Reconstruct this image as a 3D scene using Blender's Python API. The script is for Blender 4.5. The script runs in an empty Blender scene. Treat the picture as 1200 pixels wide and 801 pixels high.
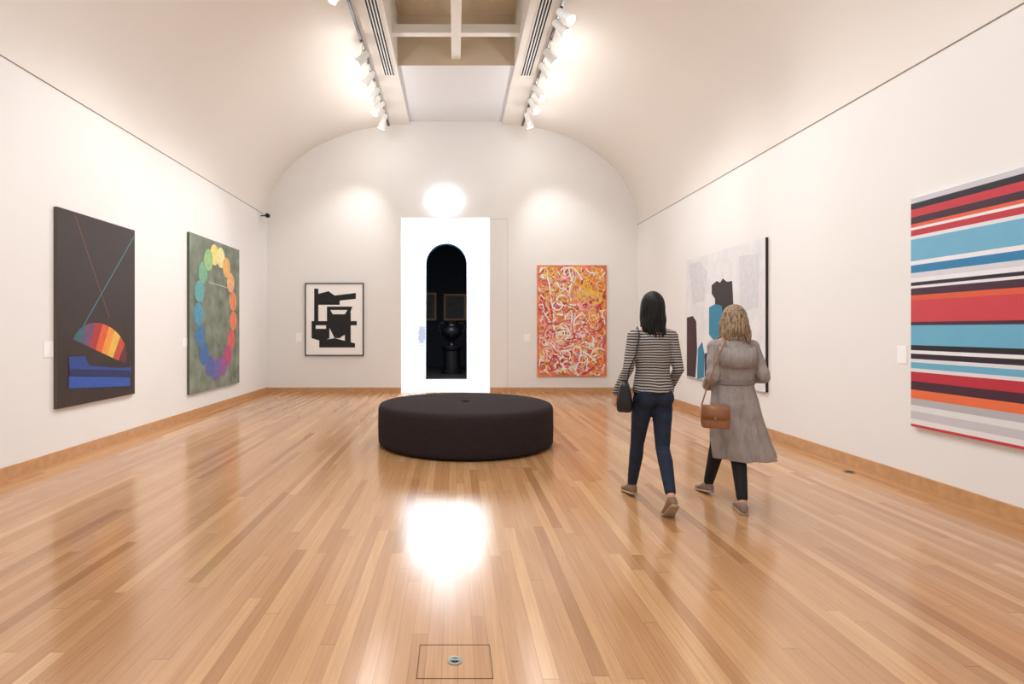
import bpy, math, random
from mathutils import Vector, Matrix, Euler
random.seed(7)
S=bpy.context.scene
S.view_settings.view_transform='Standard'
S.view_settings.look='None'
COL=S.collection
WL={}
FPX=650.0; CX=533.0; CY=386.0; H=1.4
K=FPX/550.0
XL=-4.19; XR=4.08; YB=10.48*K; Y0=-2.0

# ---------------------------------------------------------------- materials
def lin(c):
    return tuple((v/255/12.92 if v/255<=0.04045 else ((v/255+0.055)/1.055)**2.4) for v in c)+(1.0,)
MATS={}
def mat(name,rgb,rough=0.6,var=0.04,scale=6.0,metal=0.0,emit=0.0,bump=0.0,bscale=80.0,spec=0.5,coat=0.0,stretch=None,bdist=0.01):
    if name in MATS: return MATS[name]
    m=bpy.data.materials.new(name); m.use_nodes=True
    nt=m.node_tree; b=nt.nodes['Principled BSDF']
    c=lin(rgb)
    tc=nt.nodes.new('ShaderNodeTexCoord')
    n=nt.nodes.new('ShaderNodeTexNoise'); n.inputs['Scale'].default_value=scale; n.inputs['Detail'].default_value=4
    nt.links.new(tc.outputs['Object'],n.inputs['Vector'])
    r=nt.nodes.new('ShaderNodeValToRGB')
    r.color_ramp.elements[0].position=0.3; r.color_ramp.elements[1].position=0.7
    r.color_ramp.elements[0].color=tuple(max(0,v*(1-var)) for v in c[:3])+(1,)
    r.color_ramp.elements[1].color=tuple(min(1,v*(1+var)) for v in c[:3])+(1,)
    nt.links.new(n.outputs['Fac'],r.inputs['Fac']); nt.links.new(r.outputs['Color'],b.inputs['Base Color'])
    b.inputs['Roughness'].default_value=rough; b.inputs['Metallic'].default_value=metal
    b.inputs['Specular IOR Level'].default_value=spec
    b.inputs['Coat Weight'].default_value=coat
    if emit>0:
        b.inputs['Emission Color'].default_value=c; b.inputs['Emission Strength'].default_value=emit
    if bump>0:
        n2=nt.nodes.new('ShaderNodeTexNoise'); n2.inputs['Scale'].default_value=bscale; n2.inputs['Detail'].default_value=3
        if stretch:
            mp=nt.nodes.new('ShaderNodeMapping'); mp.inputs['Scale'].default_value=stretch
            nt.links.new(tc.outputs['Object'],mp.inputs[0]); nt.links.new(mp.outputs[0],n2.inputs['Vector'])
        else: nt.links.new(tc.outputs['Object'],n2.inputs['Vector'])
        bp=nt.nodes.new('ShaderNodeBump'); bp.inputs['Strength'].default_value=bump; bp.inputs['Distance'].default_value=bdist
        nt.links.new(n2.outputs['Fac'],bp.inputs['Height']); nt.links.new(bp.outputs['Normal'],b.inputs['Normal'])
    MATS[name]=m; return m

wall_m=mat('wall_paint',(237,235,233),0.9,0.012,0.8,spec=0.2)
ceil_m=mat('vault_plaster',(235,230,224),0.9,0.012,0.6,spec=0.2)
panel_m=mat('panel_paint',(230,231,234),0.9,0.01,0.8)
coffer_m=mat('coffer_beige',(216,200,176),0.9,0.05,1.0)
beam_m=mat('beam_white',(242,239,233),0.8,0.01)
wood_m=mat('baseboard_oak',(198,150,104),0.35,0.12,12)
line_m=mat('shadow_gap',(150,136,122),0.9,0.02)
vent_m=mat('vent_black',(22,22,24),0.8,0.02)
white_metal=mat('white_metal',(240,240,238),0.35,0.01)
dark_metal=mat('dark_metal',(52,50,50),0.4,0.02)
navy_m=mat('navy_wall',(16,20,34),0.9,0.05)
darkfloor_m=mat('dark_floor',(34,32,36),0.5,0.05)
gold_m=mat('gold_frame',(112,80,38),0.5,0.15,20,metal=0.5)
bronze_m=mat('bronze_dark',(20,20,26),0.4,0.1,10,metal=0.5)
plaque_m=mat('plaque_card',(250,250,250),0.6,0.005)

def brick_white():
    m=bpy.data.materials.new('white_brick'); m.use_nodes=True; nt=m.node_tree; b=nt.nodes['Principled BSDF']
    tc=nt.nodes.new('ShaderNodeTexCoord'); sp=nt.nodes.new('ShaderNodeSeparateXYZ'); cb=nt.nodes.new('ShaderNodeCombineXYZ')
    nt.links.new(tc.outputs['Object'],sp.inputs[0])
    ad=nt.nodes.new('ShaderNodeMath'); ad.operation='ADD'
    nt.links.new(sp.outputs['X'],ad.inputs[0]); nt.links.new(sp.outputs['Y'],ad.inputs[1])
    nt.links.new(ad.outputs[0],cb.inputs['X']); nt.links.new(sp.outputs['Z'],cb.inputs['Y'])
    br=nt.nodes.new('ShaderNodeTexBrick'); br.inputs['Scale'].default_value=1.0
    br.inputs['Brick Width'].default_value=0.24; br.inputs['Row Height'].default_value=0.086; br.inputs['Mortar Size'].default_value=0.008
    br.inputs['Color1'].default_value=lin((238,240,242)); br.inputs['Color2'].default_value=lin((230,233,238)); br.inputs['Mortar'].default_value=lin((172,179,190))
    nt.links.new(cb.outputs[0],br.inputs['Vector']); nt.links.new(br.outputs['Color'],b.inputs['Base Color'])
    b.inputs['Roughness'].default_value=0.8
    return m
brick_m=brick_white()

def floor_mat():
    m=bpy.data.materials.new('polished_timber_boards'); m.use_nodes=True; nt=m.node_tree; b=nt.nodes['Principled BSDF']; L=nt.links
    def math_(op,a,bv=None):
        n=nt.nodes.new('ShaderNodeMath'); n.operation=op
        for i,v in enumerate((a,bv)):
            if v is None: continue
            if isinstance(v,(int,float)): n.inputs[i].default_value=v
            else: L.new(v,n.inputs[i])
        return n.outputs[0]
    tc=nt.nodes.new('ShaderNodeTexCoord'); sp=nt.nodes.new('ShaderNodeSeparateXYZ'); L.new(tc.outputs['Object'],sp.inputs[0])
    xs=math_('DIVIDE',sp.outputs['X'],0.068); row=math_('FLOOR',xs); fx=math_('FRACT',xs)
    wn=nt.nodes.new('ShaderNodeTexWhiteNoise'); wn.noise_dimensions='1D'; L.new(row,wn.inputs['W'])
    ys=math_('ADD',math_('DIVIDE',sp.outputs['Y'],1.7),math_('MULTIPLY',wn.outputs['Value'],7.3))
    col=math_('FLOOR',ys); fy=math_('FRACT',ys)
    cb=nt.nodes.new('ShaderNodeCombineXYZ'); L.new(row,cb.inputs[0]); L.new(col,cb.inputs[1])
    w2=nt.nodes.new('ShaderNodeTexWhiteNoise'); w2.noise_dimensions='2D'; L.new(cb.outputs[0],w2.inputs['Vector'])
    ramp=nt.nodes.new('ShaderNodeValToRGB'); e=ramp.color_ramp.elements
    e[0].position=0.0; e[0].color=lin((166,118,76)); e[1].position=1.0; e[1].color=lin((213,168,121))
    for p,c in ((0.1,(183,133,89)),(0.5,(195,146,101)),(0.9,(204,157,110))):
        x=ramp.color_ramp.elements.new(p); x.color=lin(c)
    L.new(w2.outputs['Value'],ramp.inputs['Fac'])
    cg=nt.nodes.new('ShaderNodeCombineXYZ'); L.new(math_('MULTIPLY',sp.outputs['X'],70),cg.inputs[0]); L.new(math_('MULTIPLY',sp.outputs['Y'],2.5),cg.inputs[1]); L.new(math_('MULTIPLY',w2.outputs['Value'],40),cg.inputs[2])
    ng=nt.nodes.new('ShaderNodeTexNoise'); ng.inputs['Scale'].default_value=1.0; ng.inputs['Detail'].default_value=5; L.new(cg.outputs[0],ng.inputs['Vector'])
    gr=nt.nodes.new('ShaderNodeMapRange'); gr.inputs[1].default_value=0.3; gr.inputs[2].default_value=0.7; gr.inputs[3].default_value=0.86; gr.inputs[4].default_value=1.07
    L.new(ng.outputs['Fac'],gr.inputs[0])
    ex=math_('MINIMUM',fx,math_('SUBTRACT',1.0,fx)); gx=math_('GREATER_THAN',ex,0.016)
    ey=math_('MINIMUM',fy,math_('SUBTRACT',1.0,fy)); gy=math_('GREATER_THAN',ey,0.0012)
    gap=math_('MULTIPLY',gx,gy); gv=math_('ADD',math_('MULTIPLY',gap,0.38),0.62)
    tot=math_('MULTIPLY',gv,gr.outputs[0])
    mx=nt.nodes.new('ShaderNodeVectorMath'); mx.operation='SCALE'; L.new(ramp.outputs['Color'],mx.inputs[0]); L.new(tot,mx.inputs['Scale'])
    L.new(mx.outputs[0],b.inputs['Base Color'])
    nr=nt.nodes.new('ShaderNodeTexNoise'); nr.inputs['Scale'].default_value=1.5; L.new(tc.outputs['Object'],nr.inputs['Vector'])
    mr=nt.nodes.new('ShaderNodeMapRange'); mr.inputs[3].default_value=0.14; mr.inputs[4].default_value=0.22; L.new(nr.outputs['Fac'],mr.inputs[0])
    L.new(mr.outputs[0],b.inputs['Roughness'])
    b.inputs['IOR'].default_value=1.72
    b.inputs['Specular IOR Level'].default_value=0.65
    bp=nt.nodes.new('ShaderNodeBump'); bp.inputs['Strength'].default_value=0.12; bp.inputs['Distance'].default_value=0.002
    hh=math_('ADD',gap,math_('MULTIPLY',w2.outputs['Value'],0.3)); L.new(hh,bp.inputs['Height']); L.new(bp.outputs['Normal'],b.inputs['Normal'])
    return m

def stripe_mat():
    m=bpy.data.materials.new('striped_knit'); m.use_nodes=True; nt=m.node_tree; b=nt.nodes['Principled BSDF']; L=nt.links
    tc=nt.nodes.new('ShaderNodeTexCoord'); sp=nt.nodes.new('ShaderNodeSeparateXYZ'); L.new(tc.outputs['Object'],sp.inputs[0])
    n=nt.nodes.new('ShaderNodeTexNoise'); n.inputs['Scale'].default_value=5; L.new(tc.outputs['Object'],n.inputs['Vector'])
    a=nt.nodes.new('ShaderNodeMath'); a.operation='MULTIPLY_ADD'; L.new(n.outputs['Fac'],a.inputs[0]); a.inputs[1].default_value=0.035; L.new(sp.outputs['Z'],a.inputs[2])
    d=nt.nodes.new('ShaderNodeMath'); d.operation='DIVIDE'; L.new(a.outputs[0],d.inputs[0]); d.inputs[1].default_value=0.0205
    f=nt.nodes.new('ShaderNodeMath'); f.operation='FRACT'; L.new(d.outputs[0],f.inputs[0])
    r=nt.nodes.new('ShaderNodeValToRGB'); r.color_ramp.interpolation='CONSTANT'
    r.color_ramp.elements[0].color=lin((54,49,50)); r.color_ramp.elements[1].position=0.55; r.color_ramp.elements[1].color=lin((190,182,174))
    L.new(f.outputs[0],r.inputs['Fac']); L.new(r.outputs['Color'],b.inputs['Base Color']); b.inputs['Roughness'].default_value=0.9
    n2=nt.nodes.new('ShaderNodeTexNoise'); n2.inputs['Scale'].default_value=14; L.new(tc.outputs['Object'],n2.inputs['Vector'])
    bp=nt.nodes.new('ShaderNodeBump'); bp.inputs['Strength'].default_value=0.7; bp.inputs['Distance'].default_value=0.02
    L.new(n2.outputs['Fac'],bp.inputs['Height']); L.new(bp.outputs['Normal'],b.inputs['Normal'])
    return m

# ---------------------------------------------------------------- mesh helpers
def obj_from(V,F,name,mats,mi=None,smooth=False,parent=None,origin=None):
    V=[Vector(v) for v in V]
    if origin is None:
        lo=[min(v[i] for v in V) for i in range(3)]; hi=[max(v[i] for v in V) for i in range(3)]
        origin=Vector(((lo[0]+hi[0])/2,(lo[1]+hi[1])/2,lo[2]))
    origin=Vector(origin)
    me=bpy.data.meshes.new(name); me.from_pydata([tuple(v-origin) for v in V],[],F)
    for m in (mats if isinstance(mats,(list,tuple)) else [mats]): me.materials.append(m)
    if mi:
        for p,i in zip(me.polygons,mi): p.material_index=i
    if smooth:
        for p in me.polygons: p.use_smooth=True
    me.update()
    o=bpy.data.objects.new(name,me); COL.objects.link(o)
    WL[o.name]=origin.copy()
    if parent:
        o.parent=parent; o.location=origin-WL[parent.name]
    else: o.location=origin
    return o
def empty(name,loc):
    o=bpy.data.objects.new(name,None); COL.objects.link(o); o.location=loc; o.empty_display_size=0.1; WL[o.name]=Vector(loc); return o
def tag(o,label,cat,group=None,kind=None):
    o['label']=label
    if cat: o['category']=cat
    if group: o['group']=group
    if kind: o['kind']=kind
    return o
def boxdata(lo,hi,V=None,F=None):
    V=[] if V is None else V; F=[] if F is None else F
    s=len(V)
    for x in (lo[0],hi[0]):
        for y in (lo[1],hi[1]):
            for z in (lo[2],hi[2]): V.append((x,y,z))
    for f in ((0,1,3,2),(4,6,7,5),(0,4,5,1),(2,3,7,6),(0,2,6,4),(1,5,7,3)): F.append(tuple(s+i for i in f))
    return V,F
def box(name,lo,hi,m,parent=None,bevel=0):
    V,F=boxdata(lo,hi); o=obj_from(V,F,name,m,parent=parent)
    if bevel:
        b=o.modifiers.new('b','BEVEL'); b.width=bevel; b.segments=3
    return o
def basis(d):
    d=d.normalized(); a=Vector((0,0,1)) if abs(d.z)<0.9 else Vector((1,0,0))
    u=d.cross(a).normalized(); return u,d.cross(u).normalized()
def revolve(V,F,centers,radii,u,v,n):
    s=len(V); k=len(centers)
    for c,r in zip(centers,radii):
        for i in range(n):
            t=2*math.pi*i/n; V.append(c+u*(r*math.cos(t))+v*(r*math.sin(t)))
    for j in range(k-1):
        for i in range(n):
            F.append((s+j*n+i,s+j*n+(i+1)%n,s+(j+1)*n+(i+1)%n,s+(j+1)*n+i))
    F.append(tuple(s+i for i in range(n))[::-1]); F.append(tuple(s+(k-1)*n+i for i in range(n)))
def cap(V,F,p0,p1,r0,r1,n=14):
    p0=Vector(p0);p1=Vector(p1); d=(p1-p0)
    if d.length<1e-6: d=Vector((0,0,1e-4))
    dn=d.normalized(); u,v=basis(dn); C=[];R=[]
    for a in (-80,-60,-35,-12): a=math.radians(a); C.append(p0+dn*(r0*math.sin(a))); R.append(r0*math.cos(a))
    for a in (12,35,60,80): a=math.radians(a); C.append(p1+dn*(r1*math.sin(a))); R.append(r1*math.cos(a))
    revolve(V,F,C,R,u,v,n)
def chain(V,F,pts,rad,n=14):
    for i in range(len(pts)-1): cap(V,F,pts[i],pts[i+1],rad[i],rad[i+1],n)
def ell(V,F,c,r,rot=(0,0,0),n=20,m=12):
    c=Vector(c); R=Euler(rot).to_matrix(); s=len(V)
    for j in range(m):
        th=math.pi*(j+0.5)/m
        for i in range(n):
            t=2*math.pi*i/n
            V.append(c+R@Vector((r[0]*math.sin(th)*math.cos(t),r[1]*math.sin(th)*math.sin(t),r[2]*math.cos(th))))
    for j in range(m-1):
        for i in range(n): F.append((s+j*n+i,s+j*n+(i+1)%n,s+(j+1)*n+(i+1)%n,s+(j+1)*n+i)[::-1])
    F.append(tuple(s+i for i in range(n))); F.append(tuple(s+(m-1)*n+i for i in range(n))[::-1])
def loft(V,F,rings,n=48,ripple=None):
    s=len(V)
    for (z,cx,cy,rx,ry) in rings:
        for i in range(n):
            t=2*math.pi*i/n; k=1.0+(ripple(t,z) if ripple else 0)
            V.append(Vector((cx+rx*k*math.cos(t),cy+ry*k*math.sin(t),z)))
    for j in range(len(rings)-1):
        for i in range(n): F.append((s+j*n+i,s+j*n+(i+1)%n,s+(j+1)*n+(i+1)%n,s+(j+1)*n+i))
    F.append(tuple(s+i for i in range(n))[::-1]); F.append(tuple(s+(len(rings)-1)*n+i for i in range(n)))
def remeshed(V,F,name,m,voxel,smooth=6,parent=None,off=(0,0,0),factor=0.5,origin=None):
    off=Vector(off)
    me=bpy.data.meshes.new('tmp'); me.from_pydata([tuple(Vector(v)) for v in V],[],F); me.update()
    o=bpy.data.objects.new('tmp',me); COL.objects.link(o)
    r=o.modifiers.new('r','REMESH'); r.mode='VOXEL'; r.voxel_size=voxel; r.adaptivity=0
    if smooth:
        sm=o.modifiers.new('s','SMOOTH'); sm.iterations=smooth; sm.factor=factor
    dg=bpy.context.evaluated_depsgraph_get(); dg.update()
    m2=bpy.data.meshes.new_from_object(o.evaluated_get(dg))
    bpy.data.objects.remove(o)
    VV=[v.co+off for v in m2.vertices]; FF=[tuple(p.vertices) for p in m2.polygons]
    return obj_from(VV,FF,name,m,smooth=True,parent=parent,origin=origin)

# ---------------------------------------------------------------- room
def structure(o,label,cat): return tag(o,label,cat,kind='structure')
V,F=boxdata((XL-0.1,Y0,-0.1),(XR+0.1,YB,0)); fl=obj_from(V,F,'floor',floor_mat()); structure(fl,'polished honey-coloured narrow timber floorboards','floor')
SL=3.93; SR=3.74; ZS=5.98; ZP=6.05; XA=-1.01; XB=1.05; YR=8.27*K; ZT=6.95
o=box('wall_left',(XL-0.15,Y0,0),(XL,YB,SL),wall_m); structure(o,'plain white painted gallery side wall','wall')
o=box('wall_right',(XR,Y0,0),(XR+0.15,YB,SR),wall_m); structure(o,'plain white painted gallery side wall','wall')
V=[];F=[];mi=[]
def strip(prof,y0,y1,idx):
    s=len(V)
    for (x,z) in prof: V.append((x,y0,z)); V.append((x,y1,z))
    for i in range(len(prof)-1): F.append((s+2*i,s+2*i+1,s+2*i+3,s+2*i+2)); mi.append(idx)
NP=40
left=[(XA+(XL-XA)*math.cos(t),SL+(ZS-SL)*math.sin(t)) for t in [math.pi/2*i/NP for i in range(NP+1)]]
right=[(XB+(XR-XB)*math.cos(t),SR+(ZS-SR)*math.sin(t)) for t in [math.pi/2*i/NP for i in range(NP+1)]]
strip(left,Y0,YB,0); strip(right,Y0,YB,0)
strip([(XA,ZS),(XA,ZP),(XB,ZP),(XB,ZS)],YR,YB,1)
strip([(XA,ZS),(XA,ZT)],Y0,YR,0); strip([(XB,ZS),(XB,ZT)],Y0,YR,0)
strip([(XA,ZT),(XB,ZT)],Y0,YR,2)
s=len(V); V+= [(XA,YR,ZP),(XB,YR,ZP),(XB,YR,ZT),(XA,YR,ZT)]; F.append((s,s+1,s+2,s+3)); mi.append(2)
o=obj_from(V,F,'ceiling',[ceil_m,panel_m,coffer_m],mi)
for p in o.data.polygons:
    if p.material_index==0 and p.index<2*NP: p.use_smooth=True
structure(o,'white plaster barrel vault with a beige coffered slot','ceiling')
V,F=boxdata((-0.06,Y0,6.16),(0.10,YR,6.34)); 
o=obj_from(V,F,'trim_1',beam_m); structure(o,'white longitudinal beam in the ceiling slot','ceiling beam')
k=2
for yb in (7.6*K,6.1*K,4.6*K):
    o=box('trim_%d'%k,(XA,yb-0.06,6.17),(XB,yb+0.06,6.31),beam_m); structure(o,'white cross beam in the ceiling slot','ceiling beam'); k+=1
for (x0,x1,z) in ((XL,XL+0.006,SL),(XR-0.006,XR,SR)):
    o=box('trim_%d'%k,(x0,Y0,z-0.006),(x1,YB,z+0.004),line_m); structure(o,'thin dark shadow line where wall meets vault','trim'); k+=1
ox0,ox1,oz=-1.2,0.78,3.91
V=[];F=[]
boxdata((XL-0.15,YB,0),(ox0,YB+0.15,6.6),V,F); boxdata((ox1,YB,0),(XR+0.15,YB+0.15,6.6),V,F); boxdata((ox0,YB,oz),(ox1,YB+0.15,6.6),V,F)
o=obj_from(V,F,'wall_back',wall_m); structure(o,'white end wall with a tall rectangular doorway','wall')
o=box('baseboard_left',(XL,Y0,0),(XL+0.02,YB,0.12),wood_m); structure(o,'low varnished timber skirting','baseboard')
o=box('baseboard_right',(XR-0.02,Y0,0),(XR,YB,0.12),wood_m); structure(o,'low varnished timber skirting','baseboard')
V=[];F=[]
boxdata((XL+0.02,YB-0.02,0),(ox0,YB,0.11),V,F); boxdata((ox1,YB-0.02,0),(XR-0.02,YB,0.11),V,F)
o=obj_from(V,F,'baseboard_back',wood_m); structure(o,'low varnished timber skirting','baseboard')
gm=mat('panel_joint',(208,204,200),0.9,0.01)
V=[];F=[]
boxdata((ox1,YB-0.004,3.86),(1.18,YB,3.872),V,F); boxdata((1.172,YB-0.004,0.11),(1.182,YB,3.872),V,F)
o=obj_from(V,F,'trim_%d'%k,gm); structure(o,'fine joint lines of a flush wall panel beside the doorway','trim'); k+=1
# passage
YP=13.3*K
o=box('floor_passage',(ox0-0.1,YB,-0.1),(ox1+0.1,YP,-0.0),mat('passage_floor',(225,220,214),0.4,0.03)); structure(o,'pale floor of the bright passage','floor')
o=box('wall_passage_left',(ox0-0.12,YB+0.15,0),(ox0,YP,oz+0.05),brick_m); structure(o,'white painted brick side wall of the passage','wall')
o=box('wall_passage_right',(ox1,YB+0.15,0),(ox1+0.12,YP,oz+0.05),brick_m); structure(o,'white painted brick side wall of the passage','wall')
o=box('ceiling_passage',(ox0-0.12,YB+0.15,oz+0.0),(ox1+0.12,YP,oz+0.1),mat('passage_ceiling_glow',(240,245,250),0.6,0.0,emit=2.2)); structure(o,'white passage ceiling with added glow','ceiling')  # emission added to the plain ceiling so it reads as brightly lit
ac=-0.24; ar=0.58; asz=3.26
V=[];F=[]
N=32
arc=[(ac-ar,0.0)]+[(ac-ar*math.cos(math.pi*i/N),asz+ar*math.sin(math.pi*i/N)) for i in range(N+1)]+[(ac+ar,0.0)]
zt=4.3
def arch_plate(y):
    s=len(V); n=len(arc)
    for (x,z) in arc: V.append((x,y,z))
    for i,(x,z) in enumerate(arc):
        if i==0: q=(ox0-0.2,0)
        elif i==n-1: q=(ox1+0.2,0)
        else:
            t=(i-1)/N
            if t<0.25: q=(ox0-0.2,asz+(zt-asz)*t/0.25)
            elif t>0.75: q=(ox1+0.2,zt-(zt-asz)*(t-0.75)/0.25)
            else: q=(ox0-0.2+(ox1-ox0+0.4)*(t-0.25)/0.5,zt)
        V.append((q[0],y,q[1]))
    for i in range(n-1): F.append((s+i,s+i+1,s+n+i+1,s+n+i))
    return s
a=arch_plate(YP); b=arch_plate(YP+0.3); n=len(arc)
mi=[0]*len(F)
for i in range(n-1): F.append((a+i,b+i,b+i+1,a+i+1)); mi.append(1)
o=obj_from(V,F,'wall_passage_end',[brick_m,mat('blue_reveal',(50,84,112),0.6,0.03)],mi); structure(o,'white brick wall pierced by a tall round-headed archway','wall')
RX0,RX1,RY1,RZ=-3.0,3.0,17.8*K,4.6
o=box('floor_dark_room',(RX0,YP,-0.1),(RX1,RY1,0),darkfloor_m); structure(o,'dark floor of the next gallery','floor')
o=box('wall_dark_room_back',(RX0,RY1,0),(RX1,RY1+0.1,RZ),navy_m); structure(o,'dark navy wall of the next gallery','wall')
o=box('wall_dark_room_left',(RX0-0.1,YP,0),(RX0,RY1,RZ),navy_m); structure(o,'dark navy wall of the next gallery','wall')
o=box('wall_dark_room_right',(RX1,YP,0),(RX1+0.1,RY1,RZ),navy_m); structure(o,'dark navy wall of the next gallery','wall')
o=box('ceiling_dark_room',(RX0,YP+0.3,RZ),(RX1,RY1,RZ+0.1),navy_m); structure(o,'dark ceiling of the next gallery','ceiling')
for (x0,x1,z0,z1) in ((-1.15,-0.7,1.75,2.8),(-0.42,0.42,1.75,2.75),(0.8,1.5,1.7,2.7)):
    y=RY1
    V=[];F=[]; w=0.07
    boxdata((x0,y-0.06,z0),(x1,y,z0+w),V,F); boxdata((x0,y-0.06,z1-w),(x1,y,z1),V,F)
    boxdata((x0,y-0.06,z0+w),(x0+w,y,z1-w),V,F); boxdata((x1-w,y-0.06,z0+w),(x1,y,z1-w),V,F)
    e=empty('framed_painting',((x0+x1)/2,y,z0))
    obj_from(V,F,'frame',gold_m,parent=e)
    box('canvas',(x0+w,y-0.03,z0+w),(x1-w,y-0.01,z1-w),mat('old_canvas',(38,30,26),0.6,0.5,5),parent=e)
    tag(e,'dark old painting in a heavy gilt frame on navy wall','painting',group='gilt-framed paintings in the dark room')
def lathe(prof,c,n=32,V=None,F=None):
    V=[] if V is None else V;F=[] if F is None else F
    revolve(V,F,[Vector((c[0],c[1],c[2]+z)) for r,z in prof],[r for r,z in prof],Vector((1,0,0)),Vector((0,1,0)),n); return V,F
uc=(-0.1,15.0*K,0)
e=empty('urn_on_pedestal',uc)
V,F=lathe([(0.34,0),(0.34,0.1),(0.28,0.14),(0.26,0.72),(0.3,0.76),(0.33,0.84),(0.33,0.88)],uc); obj_from(V,F,'pedestal',bronze_m,smooth=False,parent=e)
V,F=lathe([(0.14,0.88),(0.14,0.91),(0.06,0.97),(0.06,1.02),(0.2,1.12),(0.32,1.26),(0.34,1.38),(0.26,1.5),(0.18,1.56),(0.22,1.63),(0.26,1.66),(0.24,1.67)],uc); obj_from(V,F,'urn',bronze_m,smooth=True,parent=e)
for sx in (-1,1):
    V=[];F=[]
    pts=[Vector((uc[0]+sx*x,uc[1],z)) for x,z in ((0.22,1.6),(0.34,1.62),(0.42,1.5),(0.4,1.36),(0.32,1.3))]
    chain(V,F,pts,[0.02]*5,10)
    obj_from(V,F,'handle',bronze_m,smooth=True,parent=e)
tag(e,'dark bronze urn with handles on a round pedestal','sculpture')
e=box('wall_dispenser',(-1.0,YP-0.12,1.1),(-0.84,YP,1.5),mat('dispenser_grey',(150,156,168),0.4,0.01),bevel=0.015)
tag(e,'small pale box fixed to the white brick wall','dispenser')

e=empty('illuminated_sign',(-0.23,YB,4.02))
box('housing',(-0.46,YB-0.03,4.12),(0.0,YB,4.4),white_metal,parent=e,bevel=0.01)
box('diffuser',(-0.5,YB-0.12,4.1),(0.04,YB-0.03,4.42),mat('lightbox_glow',(225,240,255),0.5,0.0,emit=11),parent=e,bevel=0.044)
tag(e,'brightly glowing white lightbox above the doorway','light')

# ---------------------------------------------------------------- ceiling fittings
for (x0,x1,lab) in ((-1.25,-1.09,0),(1.19,1.35,1)):
    e=empty('air_vent',((x0+x1)/2,5.6*K,ZS-0.02))
    def zv(x):
        if x<0: c=(x-XA)/(XL-XA); return SL+(ZS-SL)*math.sqrt(max(0,1-c*c))
        c=(x-XB)/(XR-XB); return SR+(ZS-SR)*math.sqrt(max(0,1-c*c))
    zz=min(zv(x0),zv(x1))
    box('vent_frame',(x0-0.015,2.6,zz-0.012),(x1+0.015,8.46*K,zz+0.02),white_metal,parent=e)
    w=(x1-x0)/7
    for i in range(4):
        a=x0+w*(2*i); box('slot',(a,2.65,zz-0.016),(a+w,8.42*K,zz-0.004),vent_m,parent=e)
    tag(e,'long linear air vent with black slots in the vault','air vent',group='linear air vents')
TZ=5.86
glass_emit=mat('lamp_lens',(255,250,240),0.3,0.0,emit=22)
for x in (-1.45,1.48):
    o=box('light_track',(x-0.02,1.5,TZ),(x+0.02,10.3*K,TZ+0.035),dark_metal); tag(o,'thin dark lighting track fixed below the vault','light track',group='lighting tracks')
def spot(x,y,target,energy=0,spill=0):
    e=empty('track_spotlight',(x,y,TZ))
    V=[];F=[]; boxdata((x-0.022,y-0.09,TZ-0.035),(x+0.022,y+0.09,TZ),V,F); obj_from(V,F,'adapter',white_metal,parent=e)
    V=[];F=[]; cap(V,F,(x,y,TZ-0.03),(x,y,TZ-0.17),0.012,0.012,10); obj_from(V,F,'stem',white_metal,smooth=True,parent=e)
    piv=Vector((x,y,TZ-0.21)); d=(Vector(target)-piv).normalized(); u,v=basis(d)
    V=[];F=[]; q=1.15
    prof=[(0.03,-0.12),(0.042,-0.11),(0.046,-0.04),(0.046,0.04),(0.058,0.07),(0.06,0.14)]
    revolve(V,F,[piv+d*a*q for r,a in prof],[r*q for r,a in prof],u,v,20); obj_from(V,F,'lamp_head',white_metal,parent=e)
    V=[];F=[]; revolve(V,F,[piv+d*0.141*q,piv+d*0.146*q],[0.054*q,0.052*q],u,v,20); obj_from(V,F,'lens',glass_emit,parent=e)
    tag(e,'small white cylindrical spotlight tilted on the ceiling track','spotlight',group='track spotlights')
    if energy:
        l=bpy.data.lights.new('spot_lamp','SPOT'); l.energy=energy; l.spot_size=1.25; l.spot_blend=0.9; l.shadow_soft_size=0.06; l.color=(1,0.98,0.96)
        lo=bpy.data.objects.new('spot_lamp',l); COL.objects.link(lo); lo.location=piv+d*0.22; lo.rotation_euler=d.to_track_quat('-Z','Y').to_euler()
    if spill:
        l=bpy.data.lights.new('spill_lamp','POINT'); l.energy=spill; l.shadow_soft_size=0.05; l.color=(1,0.99,0.97)
        lo=bpy.data.objects.new('spill_lamp',l); COL.objects.link(lo); lo.location=piv+d*0.25+Vector((0,0,-0.1))
for y,t,en,sp_ in ((5.9,(XL,6.0,1.8),150,0),(7.35,(XL,6.9,1.8),150,8),(7.95,(XL,8.6,1.8),140,8),(8.5,(-3.6,9.2,1.6),130,8),(9.0,(-4.0,9.6,2.0),0,8),(9.55,(-3.0,YB,1.8),140,8)):
    spot(-1.45,y*K,t,en,sp_)
for y,t,en,sp_ in ((6.35,(XR,4.6,1.8),150,0),(6.6,(XR,6.0,1.8),0,0),(7.3,(XR,7.2,1.8),150,8),(7.7,(XR,8.2,1.8),0,8),(8.4,(XR,8.6,1.6),140,8),(8.9,(3.2,9.4,2.0),0,8),(9.5,(2.9,YB,1.8),140,8)):
    spot(1.48,y*K,t,en,sp_)
yc=YB-0.4
e=empty('security_camera',(XL+0.1,yc,3.8))
V=[];F=[]; cap(V,F,(XL,yc,3.86),(XL+0.12,yc,3.86),0.015,0.015,10); obj_from(V,F,'bracket',dark_metal,smooth=True,parent=e)
V=[];F=[]; cap(V,F,(XL+0.13,yc+0.02,3.87),(XL+0.2,yc-0.14,3.83),0.05,0.045,14); obj_from(V,F,'camera_housing',vent_m,smooth=True,parent=e)
tag(e,'small black security camera on the wall corner','security camera')

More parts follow.
